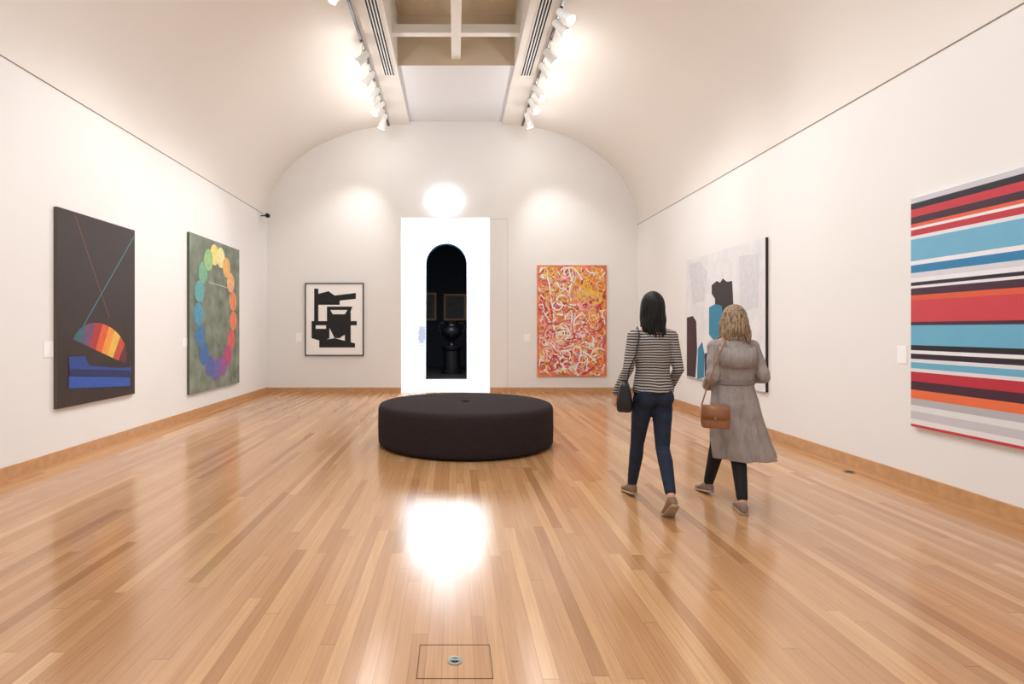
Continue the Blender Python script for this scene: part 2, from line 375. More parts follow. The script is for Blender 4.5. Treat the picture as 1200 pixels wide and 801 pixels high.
# ---------------------------------------------------------------- paintings
T=0.038
def plane_back(t): return lambda a,z,l:(a,YB-t-l,z)
def plane_left(t): return lambda a,z,l:(XL+t+l,a,z)
def plane_right(t): return lambda a,z,l:(XR-t-l,a,z)
def pxb(x,y,t=T): d=YB-t; return ((x-CX)/FPX*d,H-(y-CY)/FPX*d)
def pxl(x,y,t=T): d=FPX*(-XL-t)/(CX-x); return (d,H-(y-CY)*d/FPX)
def pxr(x,y,t=T): d=FPX*(XR-t)/(x-CX); return (d,H-(y-CY)*d/FPX)
class Art:
    def __init__(s,P,a0,a1,z0,z1,t,edge,face):
        s.P=P; s.V=[];s.F=[];s.mi=[];s.mats=[edge,face];s.l=0.0
        q=[(a0,z0),(a1,z0),(a1,z1),(a0,z1)]
        for l in (-t+0.001,0.0):
            for a,z in q: s.V.append(P(a,z,l))
        s.F+=[(0,1,2,3),(4,5,6,7),(0,1,5,4),(1,2,6,5),(2,3,7,6),(3,0,4,7)]; s.mi+=[0,1,0,0,0,0]
    def poly(s,pts,m,dl=0.0004):
        s.l+=dl
        if m not in s.mats: s.mats.append(m)
        k=len(s.V)
        for a,z in pts: s.V.append(s.P(a,z,s.l))
        s.F.append(tuple(range(k,k+len(pts)))); s.mi.append(s.mats.index(m))
    def ribbon(s,pts,w,m,dl=0.00006):
        s.l+=dl
        if m not in s.mats: s.mats.append(m)
        k=len(s.V); n=len(pts)
        for i,(a,z) in enumerate(pts):
            p=pts[max(0,i-1)];q=pts[min(n-1,i+1)]; dx,dz=q[0]-p[0],q[1]-p[1]; L=math.hypot(dx,dz) or 1
            s.V.append(s.P(a-dz/L*w/2,z+dx/L*w/2,s.l)); s.V.append(s.P(a+dz/L*w/2,z-dx/L*w/2,s.l))
        for i in range(n-1): s.F.append((k+2*i,k+2*i+1,k+2*i+3,k+2*i+2)); s.mi.append(s.mats.index(m))
    def ellipse(s,c,ra,rz,m,n=40):
        s.poly([(c[0]+ra*math.cos(2*math.pi*i/n),c[1]+rz*math.sin(2*math.pi*i/n)) for i in range(n)],m)
    def make(s,label):
        o=obj_from(s.V,s.F,'painting',s.mats,s.mi); tag(o,label,'painting'); return o
def pm(name,rgb,var=0.08,scale=14): return mat('paint_'+name,rgb,0.55,var,scale)
# 1
t=T
a0=pxl(67,0)[0]; a1=pxl(158,0)[0]
A=Art(plane_left(t),a0,a1,0.57,2.685,t,mat('canvas_edge',(92,78,66),0.7),pm('umber',(50,36,30),0.12,5))
A.ribbon([pxl(88,252),pxl(128,372)],0.012,pm('thin_rust',(120,72,58)),0.0004)
A.ribbon([pxl(157,277),pxl(94,388)],0.012,pm('thin_teal',(70,130,140)),0.0004)
c=(a0+0.61*K,1.13); rot=-0.38; RA,RZ=0.44,0.33
cols=[(60,96,110),(110,70,110),(168,50,52),(216,94,44),(232,150,60),(228,186,84),(196,74,50),(96,40,50)]
n=len(cols)
for i,cc in enumerate(cols):
    x0=-1+2*i/n; x1=-1+2*(i+1)/n; pts=[]
    for j in range(9):
        x=x0+(x1-x0)*j/8; pts.append((x*RA,math.sqrt(max(0,1-x*x))*RZ))
    pts+= [(x1*RA*0.9,0),(x0*RA*0.9,0)]
    A.poly([(c[0]+K*(x*math.cos(rot)-z*math.sin(rot)),c[1]+x*math.sin(rot)+z*math.cos(rot)) for x,z in pts],pm('fan%d'%i,cc))
bl=pm('cobalt',(34,66,140)); bd=pm('deep_blue',(26,40,90))
A.poly([pxl(80,418),pxl(99,417),pxl(104,428),pxl(138,431),pxl(153,430),pxl(153,440),pxl(100,444),pxl(82,447)],bl)
A.poly([pxl(82,432),pxl(152,434),pxl(153,440),pxl(80,447)],bd)
A.poly([pxl(80,441),pxl(152,442),pxl(152,452),pxl(80,455)],pm('mid_blue',(44,84,170)))
A.make('dark brown abstract canvas with crossed lines and a multicoloured fan')
# 2
a0=pxl(222,0)[0]; a1=pxl(280.5,0)[0]
A=Art(plane_left(t),a0,a1,0.38,2.93,t,mat('canvas_edge_green',(84,88,72),0.7),mat('mottled_green_grey',(122,130,116),0.7,0.4,3.5,bump=0.2))
cc=(a0+a1)/2
ring=[(238,212,124),(232,222,160),(230,176,104),(232,172,124),(226,144,98),(222,126,96),(214,98,90),(186,76,118),(146,92,154),(112,98,164),(90,102,166),(74,112,168),(70,120,168),(80,150,178),(98,168,170),(118,174,140),(150,190,130)]
n=len(ring)
for i,rc in enumerate(ring):
    th=math.radians(98-360*i/n); A.ellipse((cc+0.71*math.cos(th),1.7+1.0*math.sin(th)),0.17,0.18,pm('disc%d'%i,rc,0.14))
A.ribbon([(cc-0.35,2.2),(cc+0.5,2.16)],0.012,pm('pale_line',(200,205,190)),0.0004)
A.make('grey-green mottled canvas with an oval ring of rainbow coloured discs')
# 3
x0,z1=pxb(358.5,332.5); x1,z0=pxb(425,415.5)
A=Art(plane_back(0.03),x0,x1,z0,z1,0.03,mat('frame_black',(18,18,18),0.4),pm('warm_white',(250,248,246),0.01))
fr=pm('black',(14,14,14))
bw=lambda pts:A.poly([pxb(*p) for p in pts],fr)
bw([(368,338),(373,338),(373,376),(368,376)])
bw([(373,344),(385,341),(392,346),(417,343),(417,350),(398,352),(398,357),(373,357)])
bw([(383,359),(413,359),(399,396),(392,396),(383,378)])
bw([(365,376),(386,376),(386,396),(378,400),(365,396)])
bw([(401,366),(411,366),(411,376),(418,376),(418,381),(411,381),(411,402),(404,402),(404,392),(397,396)])
bw([(374,399),(392,396),(416,402),(416,407),(374,407)])
A.poly([pxb(387,363),pxb(407,363),pxb(404,368),pxb(390,368)],A.mats[1])
A.poly([pxb(370,381),pxb(382,381),pxb(382,385),pxb(370,385)],A.mats[1])
o=A.make('black and white hard-edged geometric print in a thin black frame')
V=[];F=[];w=0.022
boxdata((x0-w,YB-0.045,z0-w),(x1+w,YB,z0),V,F);boxdata((x0-w,YB-0.045,z1),(x1+w,YB,z1+w),V,F);boxdata((x0-w,YB-0.045,z0),(x0,YB,z1),V,F);boxdata((x1,YB-0.045,z0),(x1+w,YB,z1),V,F)
obj_from(V,F,'frame',A.mats[0],parent=o)
# 4
x0,z1=pxb(629.5,310.5); x1,z0=pxb(711,441)
A=Art(plane_back(T),x0,x1,z0,z1,T,pm('edge_white',(200,180,160)),mat('coral_ground',(230,128,82),0.6,0.35,5))
pal=[pm('scrib_white',(250,242,236)),pm('scrib_pink',(246,176,170)),pm('scrib_red',(190,52,60)),pm('scrib_yellow',(242,198,86)),pm('scrib_orange',(240,138,70)),pm('scrib_mag',(216,104,120))]
rr=random.Random(3)
for i in range(700):
    x=rr.uniform(x0,x1); z=rr.uniform(z0,z1); th=rr.uniform(0,6.28); dth=rr.uniform(-0.5,0.5); pts=[]
    for j in range(rr.randint(7,16)):
        if x0+0.03<x<x1-0.03 and z0+0.03<z<z1-0.03: pts.append((x,z))
        else: break
        x+=0.05*math.cos(th); z+=0.05*math.sin(th); th+=dth; dth+=rr.uniform(-0.3,0.3); dth=max(-0.6,min(0.6,dth))
    if len(pts)>2:
        wts=[8,5,4,3,3,3]
        if z>z0+1.7 and x>x0+0.8: wts=[2,2,1,9,6,0.5]
        elif z<z0+0.9: wts=[7,4,5,4,4,3]
        A.ribbon(pts,rr.uniform(0.018,0.034),rr.choices(pal,wts)[0],0.00003)
A.make('dense tangle of white, pink, red and yellow brush lines')
# 5
a0=pxr(897,0)[0]; a1=pxr(804,0)[0]
A=Art(plane_right(t),a0,a1,0.585,2.6,t,mat('edge_dark',(34,26,26),0.6),mat('chalk_white',(226,226,228),0.7,0.07,4))
pr=lambda pts,m:A.poly([pxr(*p) for p in pts],m)
blk=pm('charcoal',(38,30,34)); teal=pm('teal',(40,130,160)); mar=pm('dark_maroon',(58,34,40))
gl=pm('grey_wash',(212,212,216),0.06)
pr([(808,310),(820,306),(829,318),(826,352),(812,356)],gl); pr([(866,300),(890,297),(889,360),(868,366)],gl)
pr([(834,334),(840,329),(844,331),(847,326),(852,330),(858,329),(859,345),(860,372),(848,378),(838,374),(838,350),(834,344)],blk)
pr([(831,360),(838,356),(846,358),(847,388),(842,404),(836,398),(831,392)],teal)
pr([(805,372),(812,370),(816,376),(817,410),(815,442),(805,440)],mar)
pr([(818,408),(823,400),(826,416),(825,442),(817,444)],teal)
pr([(826,414),(850,408),(870,414),(880,440),(872,452),(826,446)],blk)
A.make('white canvas with rough black, maroon and teal painted shapes')
# 6
a1=pxr(1067.5,0)[0]; a0=2.25; z0,z1=0.547,2.555
A=Art(plane_right(t),a0,a1,z0,z1,t,mat('edge_white',(225,225,225),0.6),pm('stripe_base',(214,212,218),0.02))
st=[(233,239,(204,202,210)),(239,246,(24,22,34)),(246,255,(196,52,66)),(255,263,(60,28,44)),(263,267,(226,92,62)),(267,270,(236,234,236)),(270,277,(190,48,60)),(277,281,(226,226,230)),(281,306,(112,178,208)),(306,311,(236,236,240)),(311,320,(40,128,178)),(320,326,(216,216,222)),(326,331,(236,236,240)),(331,335,(26,22,34)),(335,338,(236,232,236)),(338,346,(66,30,52)),(346,352,(220,92,56)),(352,377,(206,62,74)),(377,381,(66,30,52)),(381,404,(104,176,206)),(404,410,(20,18,26)),(410,414,(238,238,240)),(414,420,(36,24,40)),(420,424,(226,226,230)),(424,431,(104,176,206)),(431,435,(226,222,226)),(435,446,(186,40,58)),(446,456,(66,28,48)),(456,466,(232,112,64)),(466,474,(182,180,186)),(474,481,(226,226,228)),(481,490,(200,198,203)),(490,496,(230,230,230)),(496,499,(196,52,66))]
for i,(ya,yb,c) in enumerate(st):
    za=z0+(499-yb)/266*(z1-z0); zb=z0+(499-ya)/266*(z1-z0)
    A.l=0.0; A.poly([(a0,za),(a1,za),(a1,zb),(a0,zb)],mat('stripe_%d_%d_%d'%c,c,0.5,0.02))
A.make('large canvas of horizontal red, blue, white, orange and black stripes')
def plaque(P,a0,a1,z0,z1):
    V=[P(a,z,l) for l in (0,0.005) for a,z in ((a0,z0),(a1,z0),(a1,z1),(a0,z1))]
    F=[(0,1,2,3),(4,5,6,7),(0,1,5,4),(1,2,6,5),(2,3,7,6),(3,0,4,7)]
    o=obj_from(V,F,'wall_label',plaque_m); tag(o,'small white caption card mounted on the wall','caption card',group='caption cards beside the paintings')
def pq(fn,P,x0,y0,x1,y1):
    a,z=fn(x0,y0,0.0); b,_=fn(x1,y0,0.0); _,zb=fn(x0,y1,0.0); plaque(P,min(a,b),max(a,b),min(z,zb),max(z,zb))
pq(pxl,plane_left(0),51,400,62,419); pq(pxl,plane_left(0),214,396,219,406)
pq(pxb,plane_back(0),347,390,354,400); pq(pxb,plane_back(0),614,391,621,400)
pq(pxr,plane_right(0),1063,405,1052,426); pq(pxr,plane_right(0),795,388,790,398)

# floor hatch
hx0,hx1=-0.155,0.155; hy0,hy1=FPX*H/409,FPX*H/369; hc_=(hy0+hy1)/2
e=empty('floor_hatch',(0.0,hc_,0.0))
gapm=mat('hatch_gap',(58,36,22),0.7)
V=[];F=[];w=0.003
boxdata((hx0,hy0,0),(hx1,hy0+w,0.0012),V,F);boxdata((hx0,hy1-w,0),(hx1,hy1,0.0012),V,F);boxdata((hx0,hy0,0),(hx0+w,hy1,0.0012),V,F);boxdata((hx1-w,hy0,0),(hx1,hy1,0.0012),V,F)
obj_from(V,F,'hatch_joint',gapm,parent=e)
V,F=lathe([(0.032,0),(0.032,0.003),(0.024,0.0035)],(0,hc_,0)); obj_from(V,F,'ring_pull',mat('brushed_steel',(150,150,145),0.3,metal=0.9),parent=e)
V,F=lathe([(0.018,0.0035),(0.017,0.0042)],(0,hc_,0)); obj_from(V,F,'lock',vent_m,parent=e)
box('slot',(-0.02,hc_-0.006,0.0042),(0.02,hc_+0.006,0.006),MATS['brushed_steel'],parent=e)
tag(e,'square timber floor hatch with a small round steel lock','floor hatch')
dd=FPX*H/(553-CY); xx=(995-CX)/FPX*dd
e=empty('floor_outlet',(xx,dd,0))
V,F=lathe([(0.05,0),(0.05,0.004),(0.046,0.005)],(xx,dd,0)); obj_from(V,F,'outlet_ring',MATS['brushed_steel'],parent=e)
V,F=lathe([(0.036,0.005),(0.035,0.006)],(xx,dd,0)); obj_from(V,F,'outlet_cap',vent_m,parent=e)
tag(e,'small round metal floor outlet','floor outlet')

# ---------------------------------------------------------------- ottoman
oc=Vector((0.133,6.91,0)); R=1.076; HT=0.503
fab=mat('charcoal_felt',(48,40,40),0.95,0.10,30,bump=0.3,bscale=260,spec=0.15)
e=empty('ottoman',oc)
V,F=lathe([(R-0.09,0),(R-0.09,0.05)],oc,96); obj_from(V,F,'plinth',vent_m,parent=e)
prof=[(R-0.05,0.022),(R-0.02,0.024),(R-0.004,0.04),(R,0.08),(R+0.003,0.22),(R,HT-0.07),(R-0.006,HT-0.04),(R-0.022,HT-0.017),(R-0.05,HT-0.005),(R-0.1,HT),(0.8,HT+0.004),(0.5,HT+0.008),(0.25,HT+0.01),(0.1,HT+0.007),(0.05,HT),(0.012,HT-0.01)]
V=[];F=[];n=144
for r,z in prof:
    for i in range(n):
        t=2*math.pi*i/n
        V.append(Vector((oc.x+r*math.cos(t),oc.y+r*math.sin(t),z)))
for j in range(len(prof)-1):
    for i in range(n): F.append((j*n+i,j*n+(i+1)%n,(j+1)*n+(i+1)%n,(j+1)*n+i))
F.append(tuple((len(prof)-1)*n+i for i in range(n)))
obj_from(V,F,'upholstered_seat',fab,smooth=True,parent=e)
V=[];F=[]; ell(V,F,(oc.x,oc.y,HT+0.004),(0.045,0.045,0.02)); obj_from(V,F,'button',fab,smooth=True,parent=e)
tag(e,'large round charcoal felt ottoman with a buttoned top','ottoman')

# ---------------------------------------------------------------- people
skin=mat('skin',(214,166,140),0.5,0.05,20)
def hand(V,F,w,d,nrm,thumb,curl=(12,25,25),s=1.0):
    w=Vector(w); d=Vector(d).normalized(); nrm=Vector(nrm); nrm=(nrm-d*nrm.dot(d)).normalized(); t=d.cross(nrm).normalized()
    if t.dot(Vector(thumb))<0: t=-t
    offs=(0.027,0.009,-0.009,-0.026); lens=(0.068,0.078,0.072,0.056)
    for o_,L in zip(offs,lens):
        k=w+d*(0.082*s)+t*(o_*s*1.05)
        cap(V,F,w+d*0.015+t*(o_*0.55*s),k,0.0135*s,0.0105*s,10)
        p=k; ang=0
        for seg,(fr_,c_) in enumerate(zip((0.45,0.3,0.25),curl)):
            ang+=math.radians(c_); q=p+(d*math.cos(ang)+nrm*math.sin(ang))*(L*fr_*s)
            cap(V,F,p,q,(0.0092-0.0008*seg)*s,(0.0084-0.0008*seg)*s,8); p=q
    b=w+d*0.02*s+t*0.02*s; m_=b+(d*0.6+t*0.62+nrm*0.2)*0.045*s; e_=m_+(d*0.9+t*0.2+nrm*0.3)*0.035*s
    cap(V,F,b,m_,0.014*s,0.0105*s,10); cap(V,F,m_,e_,0.0105*s,0.0085*s,10)
def head(V,F,hc):
    h=Vector(hc); A_=lambda x,y,z:h+Vector((x,y,z))
    ell(V,F,A_(0,-0.012,0.02),(0.074,0.092,0.092)); ell(V,F,A_(0,0.022,-0.03),(0.06,0.068,0.082))
    ell(V,F,A_(0,0.055,-0.088),(0.028,0.028,0.022)); cap(V,F,A_(0,0.088,0.008),A_(0,0.104,-0.026),0.008,0.012,10)
    ell(V,F,A_(0,0.083,-0.056),(0.022,0.013,0.008)); cap(V,F,A_(-0.04,0.072,0.024),A_(0.04,0.072,0.024),0.01,0.01,8)
    for sx in (-1,1):
        ell(V,F,A_(sx*0.076,0.0,-0.012),(0.009,0.019,0.03)); ell(V,F,A_(sx*0.036,0.062,-0.03),(0.022,0.02,0.018))
def body(J,name,off):
    V=[];F=[]
    P=J
    loft(V,F,[(P['cz']-0.04,0,0,0.12,0.09),(P['cz']+0.06,0,0,0.138,0.1),(P['cz']+0.18,0,0,0.108,0.08),(P['sz']-0.14,0,0.005,0.125,0.092),(P['sz']-0.03,0,0,0.118,0.082),(P['sz']+0.03,0,0,0.05,0.05)],24)
    for k in 'LR':
        sx=-1 if k=='L' else 1
        ell(V,F,(sx*0.07,-0.045,P['cz']+0.0),(0.075,0.07,0.08))
        chain(V,F,[(sx*0.03,0,P['sz']+0.045),P['sh'+k]],[0.04,0.042])
        chain(V,F,[P['sh'+k],P['el'+k],P['wr'+k]],[0.04,0.032,0.022])
        chain(V,F,[P['hi'+k],P['kn'+k]],[0.078,0.05]); 
        kn=Vector(P['kn'+k]); an=Vector(P['an'+k]); mid=kn.lerp(an,0.3)+Vector((0,-0.012,0))
        chain(V,F,[kn,mid,an],[0.047,0.05,0.03])
        fd=P['ft'+k]; chain(V,F,[an,Vector(fd)],[0.03,0.02])
        hand(V,F,*P['ha'+k])
    hc=Vector(P['hc']); chain(V,F,[(0,-0.01,P['sz']),hc+Vector((0,-0.015,-0.05))],[0.05,0.048])
    head(V,F,hc)
    o=remeshed(V,F,name,skin,0.0048,3,off=off,origin=off)
    for sx in (-1,1):
        V=[];F=[]; ell(V,F,hc+Vector((sx*0.029,0.079,0.006))+Vector(off),(0.0125,0.01,0.0075)); obj_from(V,F,'eye',mat('eye_dark',(40,30,26),0.2),smooth=True,parent=o)
    return o
def hair(hc,off,drop,wave,nl,m,parent,r=(0.086,0.108,0.112),seed=1,spread=0.0,lr=0.012,taper=0.028,smooth=1,rag=0.025):
    V=[];F=[]; hc=Vector(hc); rr=random.Random(seed)
    ell(V,F,hc+Vector((0,-0.022,0.024)),(r[0]-0.004,r[1]-0.016,r[2]-0.01))
    for i in range(nl):
        phi=math.radians(-155+310*(i+rr.uniform(-0.3,0.3))/(nl-1)); ap=abs(math.degrees(phi)); lay=rr.uniform(-0.003,0.005)
        end=96 if ap<118 else 62
        pts=[];rad=[]
        for th in range(8,end,11):
            t=math.radians(th)
            pts.append(hc+Vector(((r[0]+lay)*math.sin(t)*math.sin(phi),-0.012-(r[1]+lay-0.012)*math.sin(t)*math.cos(phi),0.015+(r[2]-0.012+lay)*math.cos(t)))); rad.append(lr*0.75)
        if end==96:
            p=pts[-1].copy(); dz=p.z-(drop+rr.uniform(-rag,rag)); st=8; ph=rr.uniform(0,1.5)+phi*2
            out=Vector((p.x-hc.x,p.y-hc.y,0)).normalized()
            for j in range(1,st+1):
                k=j/st
                q=Vector((p.x,p.y,p.z-dz*k))+out*(spread*math.sin(k*math.pi*0.8)-taper*k*k)+Vector((math.sin(ph+k*7)*wave*k,math.cos(ph*1.3+k*7)*wave*k,0))
                pts.append(q); rad.append(lr*(1-0.65*k*k))
        chain(V,F,pts,rad,8)
    hz=hc.z
    loft(V,F,[(drop+0.04,hc.x,hc.y-0.045,0.055,0.04),((drop+hz)/2,hc.x,hc.y-0.045,0.07,0.05),(hz,hc.x,hc.y-0.04,0.078,0.06)],24)
    return remeshed(V,F,'hair',m,0.0036,smooth,parent=parent,off=off)
def hair_mat(name,c0,c1,rough=0.5):
    m=bpy.data.materials.new(name); m.use_nodes=True; nt=m.node_tree; b=nt.nodes['Principled BSDF']
    tc=nt.nodes.new('ShaderNodeTexCoord'); mp=nt.nodes.new('ShaderNodeMapping'); mp.inputs['Scale'].default_value=(110,110,6)
    n=nt.nodes.new('ShaderNodeTexNoise'); n.inputs['Scale'].default_value=1; n.inputs['Detail'].default_value=4
    r=nt.nodes.new('ShaderNodeValToRGB'); r.color_ramp.elements[0].position=0.35; r.color_ramp.elements[1].position=0.65
    r.color_ramp.elements[0].color=lin(c0); r.color_ramp.elements[1].color=lin(c1)
    nt.links.new(tc.outputs['Object'],mp.inputs[0]); nt.links.new(mp.outputs[0],n.inputs['Vector']); nt.links.new(n.outputs['Fac'],r.inputs['Fac']); nt.links.new(r.outputs[0],b.inputs['Base Color'])
    bp=nt.nodes.new('ShaderNodeBump'); bp.inputs['Strength'].default_value=0.6; bp.inputs['Distance'].default_value=0.004
    nt.links.new(n.outputs['Fac'],bp.inputs['Height']); nt.links.new(bp.outputs[0],b.inputs['Normal']); b.inputs['Roughness'].default_value=rough
    b.inputs['Specular IOR Level'].default_value=0.3
    return m
def shoe(off,ankle_xy,yaw,lift,mu,ms,parent,s=1.0):
    ball=0.11
    def xf(p):
        x,y,z=p
        k=max(0,min(1,(ball+0.02-y)/0.04)); a=-math.radians(lift)*k
        yy=y-ball; y2=ball+yy*math.cos(a)-z*math.sin(a); z2=yy*math.sin(a)+z*math.cos(a)
        v=Matrix.Rotation(yaw,3,'Z')@Vector((x*s,y2*s,z2*s))
        return v+Vector((ankle_xy[0],ankle_xy[1],0))+Vector(off)
    rings=[(-0.068,0.014,0.05),(-0.06,0.026,0.078),(-0.04,0.033,0.09),(0,0.034,0.092),(0.03,0.035,0.085),(0.06,0.038,0.07),(0.085,0.041,0.06),(0.1,0.043,0.055),(0.12,0.044,0.05),(0.15,0.041,0.045),(0.172,0.031,0.04),(0.184,0.016,0.032)]
    n=24
    def build(z0,ztop,gw,nm,m,par):
        V=[];F=[]
        for (y,w,h) in rings:
            top=ztop(h) 
            for i in range(n):
                t=2*math.pi*i/n; c_,s_=math.cos(t),math.sin(t)
                x=(w+gw)*math.copysign(abs(c_)**0.7,c_); z=(z0+top)/2+(top-z0)/2*math.copysign(abs(s_)**0.7,s_)
                V.append(xf((x,y,z)))
        for j in range(len(rings)-1):
            for i in range(n): F.append((j*n+i,j*n+(i+1)%n,(j+1)*n+(i+1)%n,(j+1)*n+i))
        F.append(tuple(range(n))[::-1]); F.append(tuple((len(rings)-1)*n+i for i in range(n)))
        return obj_from(V,F,nm,m,smooth=True,parent=par)
    u=build(0.015,lambda h:h,0.0,'shoe',mu,parent)
    build(0.0,lambda h:0.022,0.004,'sole',ms,u)
    return u

# ---- person one
off1=(1.58,3.75*K,0)
J=dict(cz=0.87,sz=1.37,hc=(0,0.015,1.575),
 shL=(-0.15,0,1.345),shR=(0.15,0,1.345),elL=(-0.205,-0.035,1.09),elR=(0.19,-0.04,1.085),
 wrL=(-0.275,0.07,0.885),wrR=(0.175,0.13,0.9),
 hiL=(-0.075,0,0.84),hiR=(0.075,0,0.84),knL=(-0.08,0.13,0.47),knR=(0.065,-0.04,0.46),
 anL=(-0.085,0.25,0.09),anR=(0.02,-0.325,0.17),ftL=(-0.085,0.37,0.035),ftR=(0.02,-0.27,0.045))
J['haL']=((-0.275,0.07,0.885),(-0.05,0.2,-1),(1,0.1,0),(0,1,0),(25,35,30))
J['haR']=((0.175,0.13,0.9),(-0.1,0.5,-1),(-1,0,0),(0,1,0),(15,25,25))
p1=body(J,'person',off1)
tag(p1,'person with black hair in striped top and dark jeans, walking away','person')
denim=mat('dark_denim',(26,38,60),0.85,0.25,18,bump=0.6,bscale=16,bdist=0.02)
def pants(J,off,m,parent,name='trousers'):
    V=[];F=[]
    loft(V,F,[(J['cz']-0.05,0,-0.005,0.13,0.1),(J['cz']+0.03,0,-0.005,0.152,0.115),(J['cz']+0.14,0,0,0.13,0.1)],32)
    for k in 'LR':
        sx=-1 if k=='L' else 1
        ell(V,F,(sx*0.068,-0.05,J['cz']-0.005),(0.081,0.078,0.09))
        kn=Vector(J['kn'+k]); an=Vector(J['an'+k]); mid=kn.lerp(an,0.3)+Vector((0,-0.012,0)); hi=Vector(J['hi'+k])
        chain(V,F,[hi,hi.lerp(kn,0.4),kn,mid,kn.lerp(an,0.92)],[0.084,0.076,0.055,0.057,0.041])
    return remeshed(V,F,name,m,0.007,4,parent=parent,off=off)
pants(J,off1,denim,p1,name='jeans')
V=[];F=[]
def rip1(t,z): return 0.022*math.sin(5*t+z*30)*max(0,min(1,(1.2-z)/0.2))
loft(V,F,[(0.905,0,-0.005,0.16,0.128),(0.93,0,-0.005,0.16,0.127),(0.97,0,-0.003,0.15,0.12),(1.03,0,0,0.138,0.11),(1.08,0,0,0.132,0.104),(1.2,0,0.003,0.143,0.112),(1.3,0,0,0.15,0.105),(1.35,0,0,0.132,0.09),(1.39,0,0,0.09,0.07),(1.425,0,0,0.058,0.056)],36,rip1)
for k in 'LR':
    sx=-1 if k=='L' else 1
    chain(V,F,[(sx*0.05,0,1.375),J['sh'+k]],[0.05,0.053])
    chain(V,F,[J['sh'+k],J['el'+k],Vector(J['el'+k]).lerp(Vector(J['wr'+k]),0.95)],[0.053,0.043,0.033])
remeshed(V,F,'striped_top',stripe_mat(),0.006,3,parent=p1,off=off1)
hair(J['hc'],off1,1.37,0.009,90,hair_mat('hair_black',(8,7,8),(24,20,20),0.5),p1,spread=0.004,r=(0.084,0.108,0.12),smooth=1,lr=0.0095,taper=0.0,rag=0.045)
tan=mat('shoe_tan',(140,108,80),0.7,0.1); cream=mat('sole_tan',(176,150,124),0.7,0.05)
shoe(off1,(-0.085,0.25),0.05,8,tan,cream,p1)
shoe(off1,(0.02,-0.395),0.0,42,tan,cream,p1)
def bag(off,c,size,rotz,m,strap_pts,label,flap,hard=mat('strap_metal',(150,130,90),0.3,metal=0.8)):
    c=Vector(c)+Vector(off); e=empty('handbag',c)
    sx,sy,sz=size; Rm=Matrix.Rotation(rotz,3,'Z')
    V=[];F=[]; n=28
    prof=[(-0.5,0.84,1.0),(-0.44,0.94,1.12),(-0.2,1.0,1.2),(0.1,0.98,1.0),(0.38,0.94,0.7),(0.5,0.88,0.45)]
    for h,wx,wy in prof:
        for i in range(n):
            t=2*math.pi*i/n; a_=math.cos(t);b_=math.sin(t)
            x=sx/2*wx*math.copysign(abs(a_)**0.35,a_); y=sy/2*wy*math.copysign(abs(b_)**0.6,b_)
            V.append(c+Rm@Vector((x,y,h*sz)))
    for j in range(len(prof)-1):
        for i in range(n): F.append((j*n+i,j*n+(i+1)%n,(j+1)*n+(i+1)%n,(j+1)*n+i))
    F.append(tuple(range(n))[::-1]); F.append(tuple((len(prof)-1)*n+i for i in range(n)))
    obj_from(V,F,'bag_body',m,smooth=True,parent=e)
    if flap:
        V=[];F=[]
        pr=[(0.0,0.52),(-0.3,0.5),(-0.46,0.36),(-0.6,0.1),(-0.64,-0.08)]
        for (y,z) in pr:
            w=0.47 if z>0 else 0.4
            for x in (-w,w): V.append(c+Rm@Vector((x*sx,y*sy,z*sz)))
        for j in range(len(pr)-1): F.append((2*j,2*j+1,2*j+3,2*j+2))
        fo=obj_from(V,F,'flap',m,smooth=True,parent=e); md=fo.modifiers.new('s','SOLIDIFY'); md.thickness=0.004; md.offset=0
        V=[];F=[]; cc_=c+Rm@Vector((0,-0.66*sy,-0.05*sz)); ell(V,F,cc_,(0.012,0.005,0.012)); obj_from(V,F,'clasp',hard,smooth=True,parent=e)
    V=[];F=[]; chain(V,F,[Vector(off)+Vector(p) for p in strap_pts],[0.006]*len(strap_pts),8); obj_from(V,F,'strap',m,smooth=True,parent=e)
    tag(e,label,'handbag'); return e
blackl=mat('black_leather',(26,24,26),0.4,0.1,20,bump=0.15)
bag(off1,(-0.235,-0.035,0.875),(0.27,0.10,0.23),math.radians(72),blackl,
    [(-0.25,-0.13,0.95),(-0.225,-0.115,1.08),(-0.165,-0.115,1.22),(-0.13,-0.075,1.36),(-0.12,0,1.42),(-0.13,0.08,1.36),(-0.16,0.115,1.2),(-0.205,0.1,1.05),(-0.215,0.06,0.96)],
    'black leather shoulder bag hanging at a walker\'s hip',False)

# ---- person two
off2=(2.24,3.78*K,0)
J=dict(cz=0.81,sz=1.28,hc=(0.02,0.03,1.478),
 shL=(-0.145,0,1.26),shR=(0.15,0,1.26),elL=(-0.185,-0.05,1.02),elR=(0.215,-0.055,1.02),
 wrL=(-0.13,0.16,0.93),wrR=(0.14,0.17,1.02),
 hiL=(-0.075,0,0.79),hiR=(0.07,0,0.79),knL=(-0.075,0.12,0.44),knR=(0.0,-0.06,0.43),
 anL=(-0.085,0.25,0.09),anR=(-0.045,-0.235,0.09),ftL=(-0.085,0.36,0.035),ftR=(-0.03,-0.125,0.035))
J['haL']=((-0.13,0.16,0.93),(0.4,0.7,-0.1),(1,-0.4,0),(0,0,1),(20,30,30))
J['haR']=((0.14,0.17,1.02),(-0.5,0.7,0.2),(-0.4,-0.4,0.5),(0,0,1),(25,35,35))
p2=body(J,'person',off2)
tag(p2,'person with wavy blonde hair in long grey trench coat, walking away','person')
pants(J,off2,mat('black_trousers',(22,20,24),0.85,0.1,20),p2)
coatm=mat('trench_cloth',(160,149,143),0.85,0.10,8,bump=0.9,bscale=1.0,stretch=(17,17,5),bdist=0.05)
def rip(t,z):
    k=max(0,min(1,(0.98-z)/0.4))
    return k*(0.085*math.sin(6*t+0.6+z*1.5)+0.055*math.sin(11*t+2+z*3))+0.016*math.sin(9*t+z*20)
